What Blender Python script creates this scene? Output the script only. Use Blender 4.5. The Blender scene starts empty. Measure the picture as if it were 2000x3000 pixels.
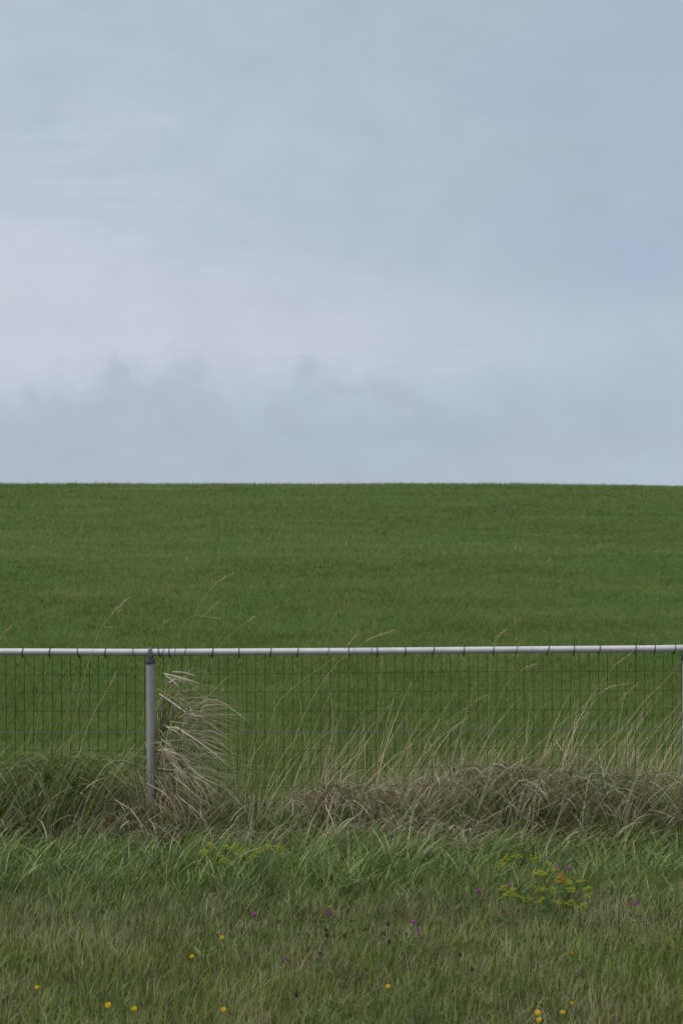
import bpy, math, random
import numpy as np
from mathutils import Vector
rng = np.random.default_rng(7)
random.seed(7)
S = bpy.context.scene
COL = S.collection
# ------------------------------------------------------------------ camera
CAMH, F = 1.76, 4167.0            # eye height, focal length in photograph pixels (50 mm on a 24 mm wide frame)
FY = 7.71                         # distance of the fence line
cam = bpy.data.cameras.new('camera'); camo = bpy.data.objects.new('camera', cam); COL.objects.link(camo)
camo.location = (0, 0, CAMH); camo.rotation_euler = (math.radians(90), 0, 0)
cam.sensor_fit = 'HORIZONTAL'; cam.sensor_width = 24; cam.lens = 50
cam.clip_start = 0.05; cam.clip_end = 6000
cam.dof.use_dof = True; cam.dof.focus_distance = 7.7; cam.dof.aperture_fstop = 4.2
S.camera = camo
S.view_settings.view_transform = 'Standard'; S.view_settings.look = 'None'
S.view_settings.exposure = 0.0; S.view_settings.gamma = 1; S.view_settings.use_curve_mapping = False
S.cycles.max_bounces = 6; S.cycles.transmission_bounces = 4; S.cycles.diffuse_bounces = 4

# ------------------------------------------------------------------ sky
SUN_EL, SUN_AZ = math.radians(50), math.radians(-108)   # azimuth from +Y towards +X: from the left
w = bpy.data.worlds.new('World'); S.world = w; w.use_nodes = True
N = w.node_tree.nodes; L = w.node_tree.links; N.clear()
def nd(t, **k):
    n = N.new(t)
    for a, b in k.items(): setattr(n, a, b)
    return n
def sock(n, i, v):
    if isinstance(v, bpy.types.NodeSocket): n.id_data.links.new(v, n.inputs[i])
    elif v is not None: n.inputs[i].default_value = v
def M(op, a, b=None, c=None, clamp=False):
    n = nd('ShaderNodeMath', operation=op); n.use_clamp = clamp
    for i, v in enumerate((a, b, c)): sock(n, i, v)
    return n.outputs[0]
def smooth(x, lo, hi, a=0.0, b=1.0):
    n = nd('ShaderNodeMapRange', interpolation_type='SMOOTHSTEP')
    sock(n, 0, x); n.inputs[1].default_value = lo; n.inputs[2].default_value = hi
    n.inputs[3].default_value = a; n.inputs[4].default_value = b
    return n.outputs[0]
def mixc(f, a, b):
    n = nd('ShaderNodeMix', data_type='RGBA')
    for s, v in ((0, f), (6, a), (7, b)):
        if isinstance(v, bpy.types.NodeSocket): L.new(v, n.inputs[s])
        else: n.inputs[s].default_value = v if s == 0 else (*v, 1)
    return n.outputs[2]
tc = nd('ShaderNodeTexCoord'); sep = nd('ShaderNodeSeparateXYZ'); L.new(tc.outputs['Generated'], sep.inputs[0])
el = M('MULTIPLY', M('ARCSINE', sep.outputs[2]), 57.2958)
az = M('MULTIPLY', M('ARCTAN2', sep.outputs[0], sep.outputs[1]), 57.2958)
def noise(sx, sz, scale, detail, rough=.5, off=0.0, dist=0.0):
    c = nd('ShaderNodeCombineXYZ')
    L.new(M('MULTIPLY', az, sx), c.inputs[0]); L.new(M('MULTIPLY', el, sz), c.inputs[1]); c.inputs[2].default_value = off
    n = nd('ShaderNodeTexNoise'); L.new(c.outputs[0], n.inputs['Vector'])
    n.inputs['Scale'].default_value = scale; n.inputs['Detail'].default_value = detail; n.inputs['Roughness'].default_value = rough
    n.inputs['Distortion'].default_value = dist
    return n.outputs[0]
nbig = noise(.05, .13, 1.0, 4, .5, 3.1, .4)
nmid = noise(.12, .42, 1.0, 5, .55, 8.3, .6)
nfine = noise(.40, .55, 1.0, 6, .6, 1.7, .3)
nbank = noise(.36, .40, 1.0, 6, .60, 5.2, .6)
GREY = (.430, .510, .610); BLUE = (.415, .500, .612); PALE = (.585, .628, .712); BANK = (.438, .500, .606)
c = mixc(smooth(nbig, .35, .68), GREY, BLUE)
# the paler veil to the left, strongest a few degrees over the field
veil = M('MULTIPLY', smooth(az, -18, 14, 1, 0), M('MULTIPLY', smooth(el, 2.5, 6.0), smooth(el, 9, 24, 1, .22)))
veil2 = M('MULTIPLY', smooth(el, 3.5, 6.5), smooth(el, 6.5, 11, .75, 0))
vv = M('MAXIMUM', veil, M('MULTIPLY', veil2, smooth(az, -2, 12, 1, .35)))
vv = M('MULTIPLY', vv, smooth(nmid, .25, .70, .55, 1.1), clamp=True)
c = mixc(vv, c, PALE)
wn = noise(.14, .60, 1.0, 5, .6, 11.4, .5)
wisp = M('MULTIPLY', M('MULTIPLY', smooth(wn, .48, .68), smooth(az, -13, 0, .55, 0)), M('MULTIPLY', smooth(el, 7.5, 10), smooth(el, 13, 18, 1, 0)))
c = mixc(wisp, c, (.60, .66, .745))
# pinkish band under the veil
pink = M('MULTIPLY', M('MULTIPLY', smooth(el, 4, 7.5), smooth(el, 7.5, 12, 1, 0)), smooth(az, -6, 12, .65, .12))
c = mixc(pink, c, (.600, .615, .695))
# bluer gap on the right
gap = M('MULTIPLY', M('MULTIPLY', smooth(el, 7.2, 9.6), smooth(el, 9.6, 12.0, 1, 0)), smooth(az, 4, 12, 0, .38))
c = mixc(M('MULTIPLY', gap, smooth(nfine, .3, .62)), c, (.345, .44, .635))
# low bank with a ragged cumulus edge
hr = nd('ShaderNodeValToRGB'); hr.color_ramp.interpolation = 'B_SPLINE'; e_ = hr.color_ramp.elements
HB = [(0, 4.6), (.12, 5.0), (.19, 6.2), (.30, 7.0), (.36, 3.0), (.40, 3.6), (.455, 7.3), (.53, 5.7), (.64, 4.7), (.8, 3.9), (1, 4.2)]
while len(e_) < len(HB): e_.new(.5)
for k_, (p_, v_) in zip(e_, HB): k_.position = p_; k_.color = (v_/10, v_/10, v_/10, 1)
L.new(smooth(az, -14, 14), hr.inputs[0]); hr.inputs[0].links[0].from_node.interpolation_type = 'LINEAR'
edge = M('SUBTRACT', M('SUBTRACT', el, M('MULTIPLY', M('SUBTRACT', nbank, .5), 6.0)), M('MULTIPLY', hr.outputs[0], 10.0))
bank = smooth(edge, -1.1, .5, .85, .0)
puff = M('MULTIPLY', smooth(nfine, .46, .64), .6)
bank = M('MULTIPLY', bank, M('SUBTRACT', 1.0, puff))
c = mixc(bank, c, mixc(smooth(nmid, .35, .65), BANK, (.45, .505, .61)))
low2 = M('MULTIPLY', M('MULTIPLY', smooth(M('ADD', el, M('MULTIPLY', nbank, 2.5)), 2.6, 4.6, 1, 0), smooth(az, -3, 9)), .5)
c = mixc(low2, c, (.47, .535, .645))
# fine streaks
st = smooth(nfine, .2, .8, .965, 1.035)
# an overcast sky is brighter overhead than near the horizon
zen = smooth(el, 20, 70, 1.0, 2.0)
c = mixc(smooth(el, 20, 50), c, (.60, .595, .585))
vm = nd('ShaderNodeVectorMath', operation='SCALE'); L.new(c, vm.inputs[0])
L.new(M('MULTIPLY', M('MULTIPLY', st, zen), 10.0), vm.inputs['Scale'])
sky = nd('ShaderNodeTexSky', sky_type='NISHITA'); sky.sun_disc = False
sky.sun_elevation = SUN_EL; sky.sun_rotation = SUN_AZ
c = mixc(.93, sky.outputs[0], vm.outputs[0])
bg = nd('ShaderNodeBackground'); L.new(c, bg.inputs[0]); bg.inputs[1].default_value = .1
out = nd('ShaderNodeOutputWorld'); L.new(bg.outputs[0], out.inputs[0])
# ------------------------------------------------------------------ sun behind cloud
sl = bpy.data.lights.new('sun', 'SUN'); sl.energy = 1.6; sl.angle = math.radians(12); sl.color = (1, .965, .92)
so = bpy.data.objects.new('sun', sl); COL.objects.link(so)
sd = Vector((math.sin(SUN_AZ)*math.cos(SUN_EL), math.cos(SUN_AZ)*math.cos(SUN_EL), math.sin(SUN_EL)))
so.rotation_euler = sd.to_track_quat('Z', 'Y').to_euler(); so.location = sd*50

# ------------------------------------------------------------------ helpers
def at(px, py, Y): return np.array(((px-1000)/F*Y, Y, CAMH-(py-1500)/F*Y))
def wob(x, y, s=1.0, seed=0.0):
    x = np.asarray(x)*s+seed; y = np.asarray(y)*s-seed*1.7
    return (np.sin(x*1.3+y*.7+1)+np.sin(x*-.6+y*1.9+2.3)*.8+np.sin(x*2.9-y*2.1+seed)*.5+np.sin(x*4.7+y*5.3)*.3)/2.6
_LT = np.random.default_rng(99).random((8, 256, 256))
def vn(x, y, size, seed=0):          # value noise 0..1 with features of the given size in metres
    x = np.asarray(x)/size+seed*17.3+500; y = np.asarray(y)/size+seed*7.1+500
    i = np.floor(x).astype(int); j = np.floor(y).astype(int); u = x-i; v = y-j; u = u*u*(3-2*u); v = v*v*(3-2*v); T = _LT[seed % 8]
    g_ = lambda a, b: T[a % 256, b % 256]
    return (g_(i, j)*(1-u)+g_(i+1, j)*u)*(1-v)+(g_(i, j+1)*(1-u)+g_(i+1, j+1)*u)*v
def sstep(a, b, x):
    t = np.clip((np.asarray(x, float)-a)/(b-a), 0, 1); return t*t*(3-2*t)
def ground_z(x, y):
    x = np.asarray(x, float); y = np.asarray(y, float)
    z = .012*wob(x, y, 1.1)*sstep(3, 5, y)
    # low litter ridge under the fence
    z = z+.05*np.exp(-((y-7.85)/.33)**2)*(.75+.35*wob(x, 0*y, 1.3, 2))
    # the field climbs to a flat crest 44 m away and drops beyond it
    d = y-8.3
    slope = .0735
    crest = 2.728 + .055*np.cos((x-1.5)/7.5) - .0175*np.clip(x-6.0, 0, 60) + .0030*np.clip(-x-1, 0, 14)
    lin = slope*np.sqrt(np.clip(d, 0, None)**2+.8)-slope*.894
    k = .16
    up = crest - k*np.logaddexp(0, (crest-lin)/k) + k*np.logaddexp(0, (crest)/k) - crest
    up = -k*np.logaddexp(-lin/k, -crest/k)+k*np.logaddexp(0, -crest/k)
    z = z+np.where(d > 0, up, 0)+.022*wob(x, y, .32, 5)*sstep(12, 30, y)
    z = z-np.clip(y-47, 0, 60)**1.0*.05*sstep(47, 52, y)
    return z
def new_obj(name, me, mat=None, parent=None):
    o = bpy.data.objects.new(name, me); COL.objects.link(o)
    if mat: me.materials.append(mat)
    if parent: o.parent = parent
    return o
def tag(o, label=None, cat=None, group=None, kind=None):
    if label: o['label'] = label
    if cat: o['category'] = cat
    if group: o['group'] = group
    if kind: o['kind'] = kind
    return o
def empty(name, loc, label, cat, group=None):
    o = bpy.data.objects.new(name, None); COL.objects.link(o); o.location = tuple(float(v) for v in loc)
    o.empty_display_size = .05
    return tag(o, label, cat, group)
def np_mesh(name, V, Q, attrs=None, smooth_=False):
    me = bpy.data.meshes.new(name)
    n, m = len(V), len(Q)
    me.vertices.add(n); me.vertices.foreach_set('co', np.ascontiguousarray(V, np.float32).ravel())
    me.loops.add(m*4); me.loops.foreach_set('vertex_index', np.ascontiguousarray(Q, np.int32).ravel())
    me.polygons.add(m); me.polygons.foreach_set('loop_start', np.arange(0, m*4, 4, dtype=np.int32))
    if smooth_: me.polygons.foreach_set('use_smooth', np.ones(m, bool))
    for k, a in (attrs or {}).items():
        at_ = me.attributes.new(k, 'FLOAT', 'POINT'); at_.data.foreach_set('value', np.ascontiguousarray(a, np.float32))
    me.update(calc_edges=True)
    return me
class Geo:
    """collects quad strips and tubes with their per-vertex attributes"""
    def __init__(s): s.V = []; s.Q = []; s.T = []; s.A = []; s.n = 0
    def add(s, V, Q, tint, age):
        s.V.append(V); s.Q.append(Q+s.n); s.T.append(tint); s.A.append(age); s.n += len(V)
    def blades(s, root, length, width, az_, th0, th1, segs=3, tint=None, age=None, face=None, taper=1.6, up=None, power=1.0):
        """curved tapering blades; th0/th1 = angle from the vertical at root/tip, az_ = direction of lean"""
        n = len(root); one = np.ones(n)
        length, width, az_, th0, th1 = (np.asarray(a, float)*one for a in (length, width, az_, th0, th1))
        tint = rng.random(n) if tint is None else np.asarray(tint, float)*one
        age = 0*one if age is None else np.asarray(age, float)*one
        fa = (rng.random(n)*2*np.pi) if face is None else face*one
        W = np.stack([np.cos(fa), np.sin(fa), 0*fa], 1)
        D = np.stack([np.cos(az_), np.sin(az_), 0*az_], 1)
        p = root.astype(float).copy(); P = []
        for k in range(segs+1):
            t = k/segs
            wk = width*(max(1-t**taper, .06))*(.75+.25*min(1, t*4))
            P.append(p-W*wk[:, None]/2); P.append(p+W*wk[:, None]/2)
            th = th0+(th1-th0)*((k+.5)/segs)**power
            p = p+(D*np.sin(th)[:, None]+np.array([0, 0, 1.])*np.cos(th)[:, None])*(length/segs)[:, None]
        V = np.stack(P, 1).reshape(-1, 3); m = 2*(segs+1)
        base = (np.arange(n)*m)[:, None, None]
        q = np.array([[2*k, 2*k+1, 2*k+3, 2*k+2] for k in range(segs)])[None]
        s.add(V, (base+q).reshape(-1, 4), np.repeat(tint, m), np.repeat(age, m))
    def tube(s, pts, r, sides=5, tint=.5, age=1.0, caps=True):
        pts = np.asarray(pts, float); n = len(pts); r = np.asarray(r, float)*np.ones(n)
        t = np.gradient(pts, axis=0); t /= np.linalg.norm(t, axis=1)[:, None]+1e-9
        ref = np.array([0, 1., .01]) if abs(t[0][1]) < .8 else np.array([1., 0, .01])
        a = np.cross(t, ref); a /= np.linalg.norm(a, axis=1)[:, None]+1e-9; b = np.cross(t, a)
        ang = np.linspace(0, 2*np.pi, sides, endpoint=False)
        V = pts[:, None]+r[:, None, None]*(np.cos(ang)[None, :, None]*a[:, None]+np.sin(ang)[None, :, None]*b[:, None])
        V = V.reshape(-1, 3)
        Q = [[i*sides+j, i*sides+(j+1) % sides, (i+1)*sides+(j+1) % sides, (i+1)*sides+j] for i in range(n-1) for j in range(sides)]
        s.add(V, np.array(Q), np.full(len(V), tint), np.full(len(V), age))
        if caps and sides == 4:
            pass
        if caps:
            for e, i in ((pts[0], 0), (pts[-1], n-1)):
                ring = V[i*sides:(i+1)*sides]; VV = np.vstack([ring, e[None]])
                QQ = [[j, (j+1) % sides, (j+2) % sides, sides] for j in range(0, sides-1, 2)]
                s.add(VV, np.array(QQ), np.full(len(VV), tint), np.full(len(VV), age))
    def ellipsoid(s, c, rx, ry, rz, nu=10, nv=6, tint=.5, age=0):
        V = []
        for i in range(nv+1):
            ph = -np.pi/2+np.pi*i/nv
            for j in range(nu):
                a = 2*np.pi*j/nu; V.append((c[0]+rx*np.cos(ph)*np.cos(a), c[1]+ry*np.cos(ph)*np.sin(a), c[2]+rz*np.sin(ph)))
        Q = [[i*nu+j, i*nu+(j+1) % nu, (i+1)*nu+(j+1) % nu, (i+1)*nu+j] for i in range(nv) for j in range(nu)]
        s.add(np.array(V), np.array(Q), np.full(len(V), tint), np.full(len(V), age))
    def build(s, name, mat, parent=None, sm=False, origin=None):
        V = np.vstack(s.V)
        if origin is not None: V = V-np.array([float(v) for v in origin])
        me = np_mesh(name, V, np.vstack(s.Q), {'tint': np.concatenate(s.T), 'age': np.concatenate(s.A)}, sm)
        return new_obj(name, me, mat, parent)

def spline(pts, n=14):
    """smooth curve through a few points"""
    P = np.asarray(pts, float); d = np.r_[0, np.cumsum(np.linalg.norm(np.diff(P, axis=0), axis=1))]
    if len(P) == 2: u = np.linspace(0, 1, n)[:, None]; return P[0]*(1-u)+P[1]*u
    m = np.gradient(P, d, axis=0); u = np.linspace(0, d[-1], n); R = []
    for x in u:
        i = min(np.searchsorted(d, x, 'right')-1, len(P)-2); h = d[i+1]-d[i]; t = (x-d[i])/h
        R.append((2*t**3-3*t**2+1)*P[i]+(t**3-2*t**2+t)*h*m[i]+(-2*t**3+3*t**2)*P[i+1]+(t**3-t**2)*h*m[i+1])
    return np.array(R)

# ------------------------------------------------------------------ materials
def mat_base(name):
    m = bpy.data.materials.new(name); m.use_nodes = True; nt = m.node_tree; nt.nodes.clear()
    return m, nt
def ramp(nt, fac, stops):
    r = nt.nodes.new('ShaderNodeValToRGB'); e = r.color_ramp.elements
    while len(e) < len(stops): e.new(.5)
    for k, (p, c_) in zip(e, stops): k.position = p; k.color = (*c_, 1)
    nt.links.new(fac, r.inputs[0]); return r.outputs[0]
def nmix(nt, f, a, b, blend='MIX'):
    n = nt.nodes.new('ShaderNodeMix'); n.data_type = 'RGBA'; n.blend_type = blend
    for s_, v in ((0, f), (6, a), (7, b)):
        if isinstance(v, bpy.types.NodeSocket): nt.links.new(v, n.inputs[s_])
        else: n.inputs[s_].default_value = v if s_ == 0 else (*v, 1)
    return n.outputs[2]
def attr(nt, k):
    a = nt.nodes.new('ShaderNodeAttribute'); a.attribute_name = k; return a.outputs['Fac']
def wnoise(nt, scale, detail=3, rough=.5, sc=(1, 1, 1), src=None):
    g = nt.nodes.new('ShaderNodeNewGeometry'); mp = nt.nodes.new('ShaderNodeMapping'); mp.inputs['Scale'].default_value = sc
    nt.links.new(g.outputs['Position'], mp.inputs['Vector'])
    n = nt.nodes.new('ShaderNodeTexNoise'); nt.links.new(mp.outputs[0], n.inputs['Vector'])
    n.inputs['Scale'].default_value = scale; n.inputs['Detail'].default_value = detail; n.inputs['Roughness'].default_value = rough
    return n.outputs[0]
def mrange(nt, x, a, b, c_, d):
    n = nt.nodes.new('ShaderNodeMapRange'); nt.links.new(x, n.inputs[0])
    for i, v in enumerate((a, b, c_, d)): n.inputs[i+1].default_value = v
    return n.outputs[0]
def grass_mat(name, green, straw, patch=None, patch_scale=.6, trans=.32, spec=.14, rough=.5):
    m, nt = mat_base(name)
    g = ramp(nt, attr(nt, 'tint'), green); s_ = ramp(nt, attr(nt, 'tint'), straw)
    c_ = nmix(nt, attr(nt, 'age'), g, s_)
    if patch:
        n = wnoise(nt, patch_scale, 4, .55)
        c_ = nmix(nt, mrange(nt, n, .35, .65, 0, 1), c_, nmix(nt, 1.0, c_, patch, 'MULTIPLY'))
    p = nt.nodes.new('ShaderNodeBsdfPrincipled'); nt.links.new(c_, p.inputs['Base Color'])
    p.inputs['Roughness'].default_value = rough; p.inputs['Specular IOR Level'].default_value = spec
    t = nt.nodes.new('ShaderNodeBsdfTranslucent'); nt.links.new(c_, t.inputs['Color'])
    mx = nt.nodes.new('ShaderNodeMixShader'); mx.inputs[0].default_value = trans
    nt.links.new(p.outputs[0], mx.inputs[1]); nt.links.new(t.outputs[0], mx.inputs[2])
    o = nt.nodes.new('ShaderNodeOutputMaterial'); nt.links.new(mx.outputs[0], o.inputs[0])
    return m
STRAW = [(0, (.085, .060, .038)), (.4, (.29, .22, .15)), (.7, (.56, .46, .34)), (1, (.88, .78, .64))]
M_FIELD = grass_mat('field_grass_blade', [(0, (.042, .080, .007)), (.5, (.110, .186, .025)), (1, (.235, .318, .095))], STRAW,
                    patch=(1.14, .92, 1.0), patch_scale=.35)
M_LAWN = grass_mat('mown_grass_blade', [(0, (.060, .100, .014)), (.5, (.200, .238, .055)), (1, (.410, .425, .165))],
                   [(0, (.22, .18, .11)), (.5, (.38, .33, .22)), (1, (.58, .52, .38))], patch=(.82, .98, .85), patch_scale=1.6)
M_LUSH = grass_mat('long_grass_blade', [(0, (.040, .088, .014)), (.5, (.142, .236, .066)), (1, (.350, .450, .225))], STRAW,
                   patch=(1.10, 1.0, .80), patch_scale=1.6)
M_TALL = grass_mat('tall_grass_blade', [(0, (.050, .085, .012)), (.5, (.140, .205, .042)), (1, (.32, .40, .15))], STRAW, trans=.3)
M_STALK = grass_mat('seed_stalk', [(0, (.18, .21, .07)), (.5, (.30, .31, .13)), (1, (.44, .42, .22))],
                    [(0, (.26, .17, .09)), (.5, (.42, .35, .21)), (1, (.58, .50, .35))], trans=.2)
def plain(name, col, rough=.6, spec=.3, trans=0, var=None, vs=60):
    m, nt = mat_base(name); p = nt.nodes.new('ShaderNodeBsdfPrincipled')
    if var: nt.links.new(nmix(nt, mrange(nt, wnoise(nt, vs, 4, .6), .35, .65, 0, 1), col, var), p.inputs['Base Color'])
    else: p.inputs['Base Color'].default_value = (*col, 1)
    p.inputs['Roughness'].default_value = rough; p.inputs['Specular IOR Level'].default_value = spec
    o = nt.nodes.new('ShaderNodeOutputMaterial')
    if trans:
        t = nt.nodes.new('ShaderNodeBsdfTranslucent'); t.inputs[0].default_value = (*col, 1)
        mx = nt.nodes.new('ShaderNodeMixShader'); mx.inputs[0].default_value = trans
        nt.links.new(p.outputs[0], mx.inputs[1]); nt.links.new(t.outputs[0], mx.inputs[2]); nt.links.new(mx.outputs[0], o.inputs[0])
    else: nt.links.new(p.outputs[0], o.inputs[0])
    return m, nt, p
def galv(name, a, b, rough, metallic):
    m, nt, p = plain(name, a)
    n1 = wnoise(nt, 9, 5, .65, (1, 1, .5)); n2 = wnoise(nt, 90, 3, .6)
    c_ = nmix(nt, mrange(nt, n1, .3, .7, 0, 1), a, b)
    c_ = nmix(nt, mrange(nt, n2, .60, .78, 0, .45), c_, tuple(v*.55 for v in a))
    nt.links.new(c_, p.inputs['Base Color']); p.inputs['Metallic'].default_value = metallic
    nt.links.new(mrange(nt, n1, .3, .7, rough-.06, rough+.1), p.inputs['Roughness'])
    p.inputs['Specular IOR Level'].default_value = .5
    return m
M_RAIL = galv('galvanised_rail', (.60, .60, .61), (.46, .465, .475), .42, .35)
M_POST = galv('galvanised_post', (.37, .375, .38), (.31, .32, .335), .55, .25)
M_CAP = galv('grey_cap', (.085, .095, .115), (.07, .078, .095), .6, .0)
M_CLAMP = galv('weathered_clamp', (.15, .16, .19), (.12, .125, .15), .5, .3)
M_WIRE = plain('dark_green_wire', (.014, .020, .011), .6, .15)[0]
M_TENS = plain('tension_wire', (.10, .125, .13), .45)[0]
M_TIE = plain('rusty_tie_wire', (.030, .026, .024), .7)[0]
M_YEL = plain('yellow_petal', (.66, .47, .012), .55, .2, .25, var=(.74, .44, .006), vs=120)[0]
M_ORG = plain('orange_petal', (.60, .25, .012), .6, .2, .2)[0]
M_PUR = plain('clover_petal', (.46, .13, .36), .6, .2, .25, var=(.33, .09, .27), vs=200)[0]
M_DUSK = plain('faded_clover_petal', (.20, .10, .115), .7, .2, .2, var=(.16, .085, .07), vs=200)[0]
M_BROWN = plain('brown_seed_head', (.085, .035, .022), .8, .2)[0]
M_STEM = plain('flower_stem', (.12, .17, .05), .6, .3, .15)[0]
M_RSTEM = plain('reddish_stem', (.17, .11, .06), .6, .3, .1)[0]
M_LEAF = plain('flower_leaf', (.065, .13, .03), .5, .35, .3, var=(.09, .16, .045), vs=40)[0]
M_UMB = plain('umbel_blossom', (.42, .43, .030), .6, .2, .3, var=(.27, .33, .03), vs=150)[0]
M_UMBO = plain('orange_umbel_blossom', (.45, .27, .03), .6, .2, .3)[0]

# ground: grassed soil on both sides, dead litter along the fence
mG, nt = mat_base('ground')
n1 = wnoise(nt, .45, 4, .55); n2 = wnoise(nt, 14, 5, .7); n3 = wnoise(nt, 60, 3, .6)
field = nmix(nt, mrange(nt, n1, .35, .65, 0, 1), (.072, .118, .026), (.088, .118, .028))
field = nmix(nt, mrange(nt, n2, .3, .7, 0, 1), field, (.050, .088, .020))
lawn = nmix(nt, mrange(nt, n2, .35, .65, 0, 1), (.042, .060, .014), (.060, .055, .022))
litter = nmix(nt, mrange(nt, n2, .35, .65, 0, 1), (.050, .036, .022), (.030, .030, .014))
gp = nt.nodes.new('ShaderNodeNewGeometry'); sx = nt.nodes.new('ShaderNodeSeparateXYZ'); nt.links.new(gp.outputs['Position'], sx.inputs[0])
ya = nt.nodes.new('ShaderNodeMath'); ya.operation = 'MULTIPLY_ADD'; nt.links.new(n2, ya.inputs[0]); ya.inputs[1].default_value = .5; nt.links.new(sx.outputs[1], ya.inputs[2])
c1 = nmix(nt, mrange(nt, ya.outputs[0], 7.35, 7.6, 0, 1), lawn, litter)
c1 = nmix(nt, mrange(nt, ya.outputs[0], 8.35, 8.7, 0, 1), c1, field)
p = nt.nodes.new('ShaderNodeBsdfPrincipled'); nt.links.new(c1, p.inputs['Base Color']); p.inputs['Roughness'].default_value = .9
p.inputs['Specular IOR Level'].default_value = .1
bm_ = nt.nodes.new('ShaderNodeBump'); bm_.inputs['Strength'].default_value = .8; bm_.inputs['Distance'].default_value = .02
nt.links.new(n3, bm_.inputs['Height']); nt.links.new(bm_.outputs[0], p.inputs['Normal'])
o_ = nt.nodes.new('ShaderNodeOutputMaterial'); nt.links.new(p.outputs[0], o_.inputs[0])

# ------------------------------------------------------------------ ground sheet
ys = np.unique(np.concatenate([np.linspace(-2500, -60, 10), np.linspace(-60, 2, 14), np.linspace(2, 12, 101), np.linspace(12, 60, 161), np.linspace(60, 400, 30), np.linspace(400, 3000, 12)]))
xs = np.unique(np.concatenate([np.linspace(-3000, -60, 12), np.linspace(-60, -12, 40), np.linspace(-12, 12, 121), np.linspace(12, 60, 40), np.linspace(60, 3000, 12)]))
X, Y = np.meshgrid(xs, ys); Z = ground_z(np.clip(X, -60, 60), Y)
V = np.stack([X.ravel(), Y.ravel(), Z.ravel()], 1); nx = len(xs)
ii, jj = np.meshgrid(np.arange(len(ys)-1), np.arange(nx-1), indexing='ij'); b = (ii*nx+jj).ravel()
go = new_obj('ground', np_mesh('ground', V, np.stack([b, b+1, b+1+nx, b+nx], 1), smooth_=True), mG)
tag(go, 'grassy ground rising behind the fence to a level crest', 'ground', kind='structure')

# ------------------------------------------------------------------ field grass
g = Geo()
def scatter_field(n0, y0, y1, p_):
    n = int(n0); u = rng.random(n*3)
    # density falls with the square of the distance
    y = 1/((1/y0)*(1-u)+(1/y1)*u)
    x = (rng.random(n*3)*2-1)*(.5*45+3)
    keep = np.abs(x) < .245*y+2.2
    return x[keep], y[keep]
def field_part(n, y0, y1):
    u = rng.random(n); ww = lambda y_: .49*y_+4.4
    # importance sample y with density ~ width(y)/y^2
    yy = np.linspace(y0, y1, 400); pdf = ww(yy)/yy**2; cdf = np.cumsum(pdf); cdf /= cdf[-1]
    y = np.interp(u, cdf, yy); x = (rng.random(n)-.5)*ww(y)
    return x, y
x, y = field_part(330000, 8.0, 49.0)
rootz = ground_z(x, y); n = len(x)
sc = (y/8.0)
hh = (.040+.034*rng.random(n)+.012*wob(x, y, 1.4, 9)+.010*wob(x, y, 4.1, 3))*np.minimum(1.25, .85+.04*sc)
lean = .15+.75*rng.random(n)
straw = (rng.random(n) < .012+.05*np.clip(vn(x*.5, y, 2.6, 6)-.45, 0, 1))
cl = .5*vn(x, y, .07, 1)+.5*vn(x, y, .16, 2); bandn = .38*vn(x*.6, y, .35, 3)+.34*vn(x*.35, y, .9, 4)+.28*vn(x*.3, y, 3.2, 5)
hh = hh*(.52+.55*cl+.55*bandn)*np.where((rng.random(n) < .06) & (y > 25), 1.7, 1.0)
tint = np.clip(.42*rng.random(n)+.36*cl+1.0*(bandn-.5)+.10, 0, 1)
g.blades(np.stack([x, y, rootz-.004], 1), hh, .0036*np.clip(sc, 1, 6)**.85, tint=tint, az_= rng.normal(.15, 1.5, n), th0=lean*.3, th1=lean*1.9, segs=2,
         age=np.where(straw, .8, .06*rng.random(n)), face=None)
fg = g.build('field_grass', M_FIELD); tag(fg, 'short even green grass covering the rising field behind the fence', 'grass', kind='stuff')

# ------------------------------------------------------------------ mown verge in the foreground
g = Geo()
n = 95000
y = 3.4+(6.75-3.4)*rng.random(n)**.9; x = (rng.random(n)-.5)*(.49*y+2.6)
z = ground_z(x, y); pt = wob(x, y, 2.3, 4); pt2 = wob(x, y, 5.1, 1)
hh = (.045+.035*rng.random(n)+.012*pt)*(1+.5*sstep(5.9, 6.7, y))
lean = .1+.8*rng.random(n)**1.4
cl = .5*vn(x, y, .045, 1)+.5*vn(x, y, .12, 2); hh = hh*(.6+.75*cl); tint = np.clip(.5*rng.random(n)+.5*cl+.25*(vn(x, y, .5, 5)-.5), 0, 1)
dry = np.clip(.20+.38*(vn(x, y, .35, 2)-.4)+.30*np.exp(-((y-6.15)/.35)**2)-.25*sstep(6.35, 6.7, y)+.08*sstep(5.4, 5.0, y), 0, 1)
age = np.where(rng.random(n) < dry, .55+.45*rng.random(n), .10*rng.random(n))
g.blades(np.stack([x, y, z-.004], 1), hh, .0026+.0030*rng.random(n), rng.normal(.4, 1.6, n), lean*.4, lean*1.8, 3, age=age, tint=tint)
# clover and broad leaves low in the sward
n = 5000
y = 3.4+3.3*rng.random(n); x = (rng.random(n)-.5)*(.49*y+2.6); k = wob(x, y, 3.1, 8) > .15; x, y = x[k], y[k]; n = len(x)
g.blades(np.stack([x, y, ground_z(x, y)+.02], 1), .035, .009+.006*rng.random(n), rng.random(n)*6.3, .6, 1.5, 3, tint=.2*rng.random(n), age=0, taper=3)
mg = g.build('mown_grass', M_LAWN); tag(mg, 'short patchy olive and tan verge grass in the foreground', 'grass', kind='stuff')

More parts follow.
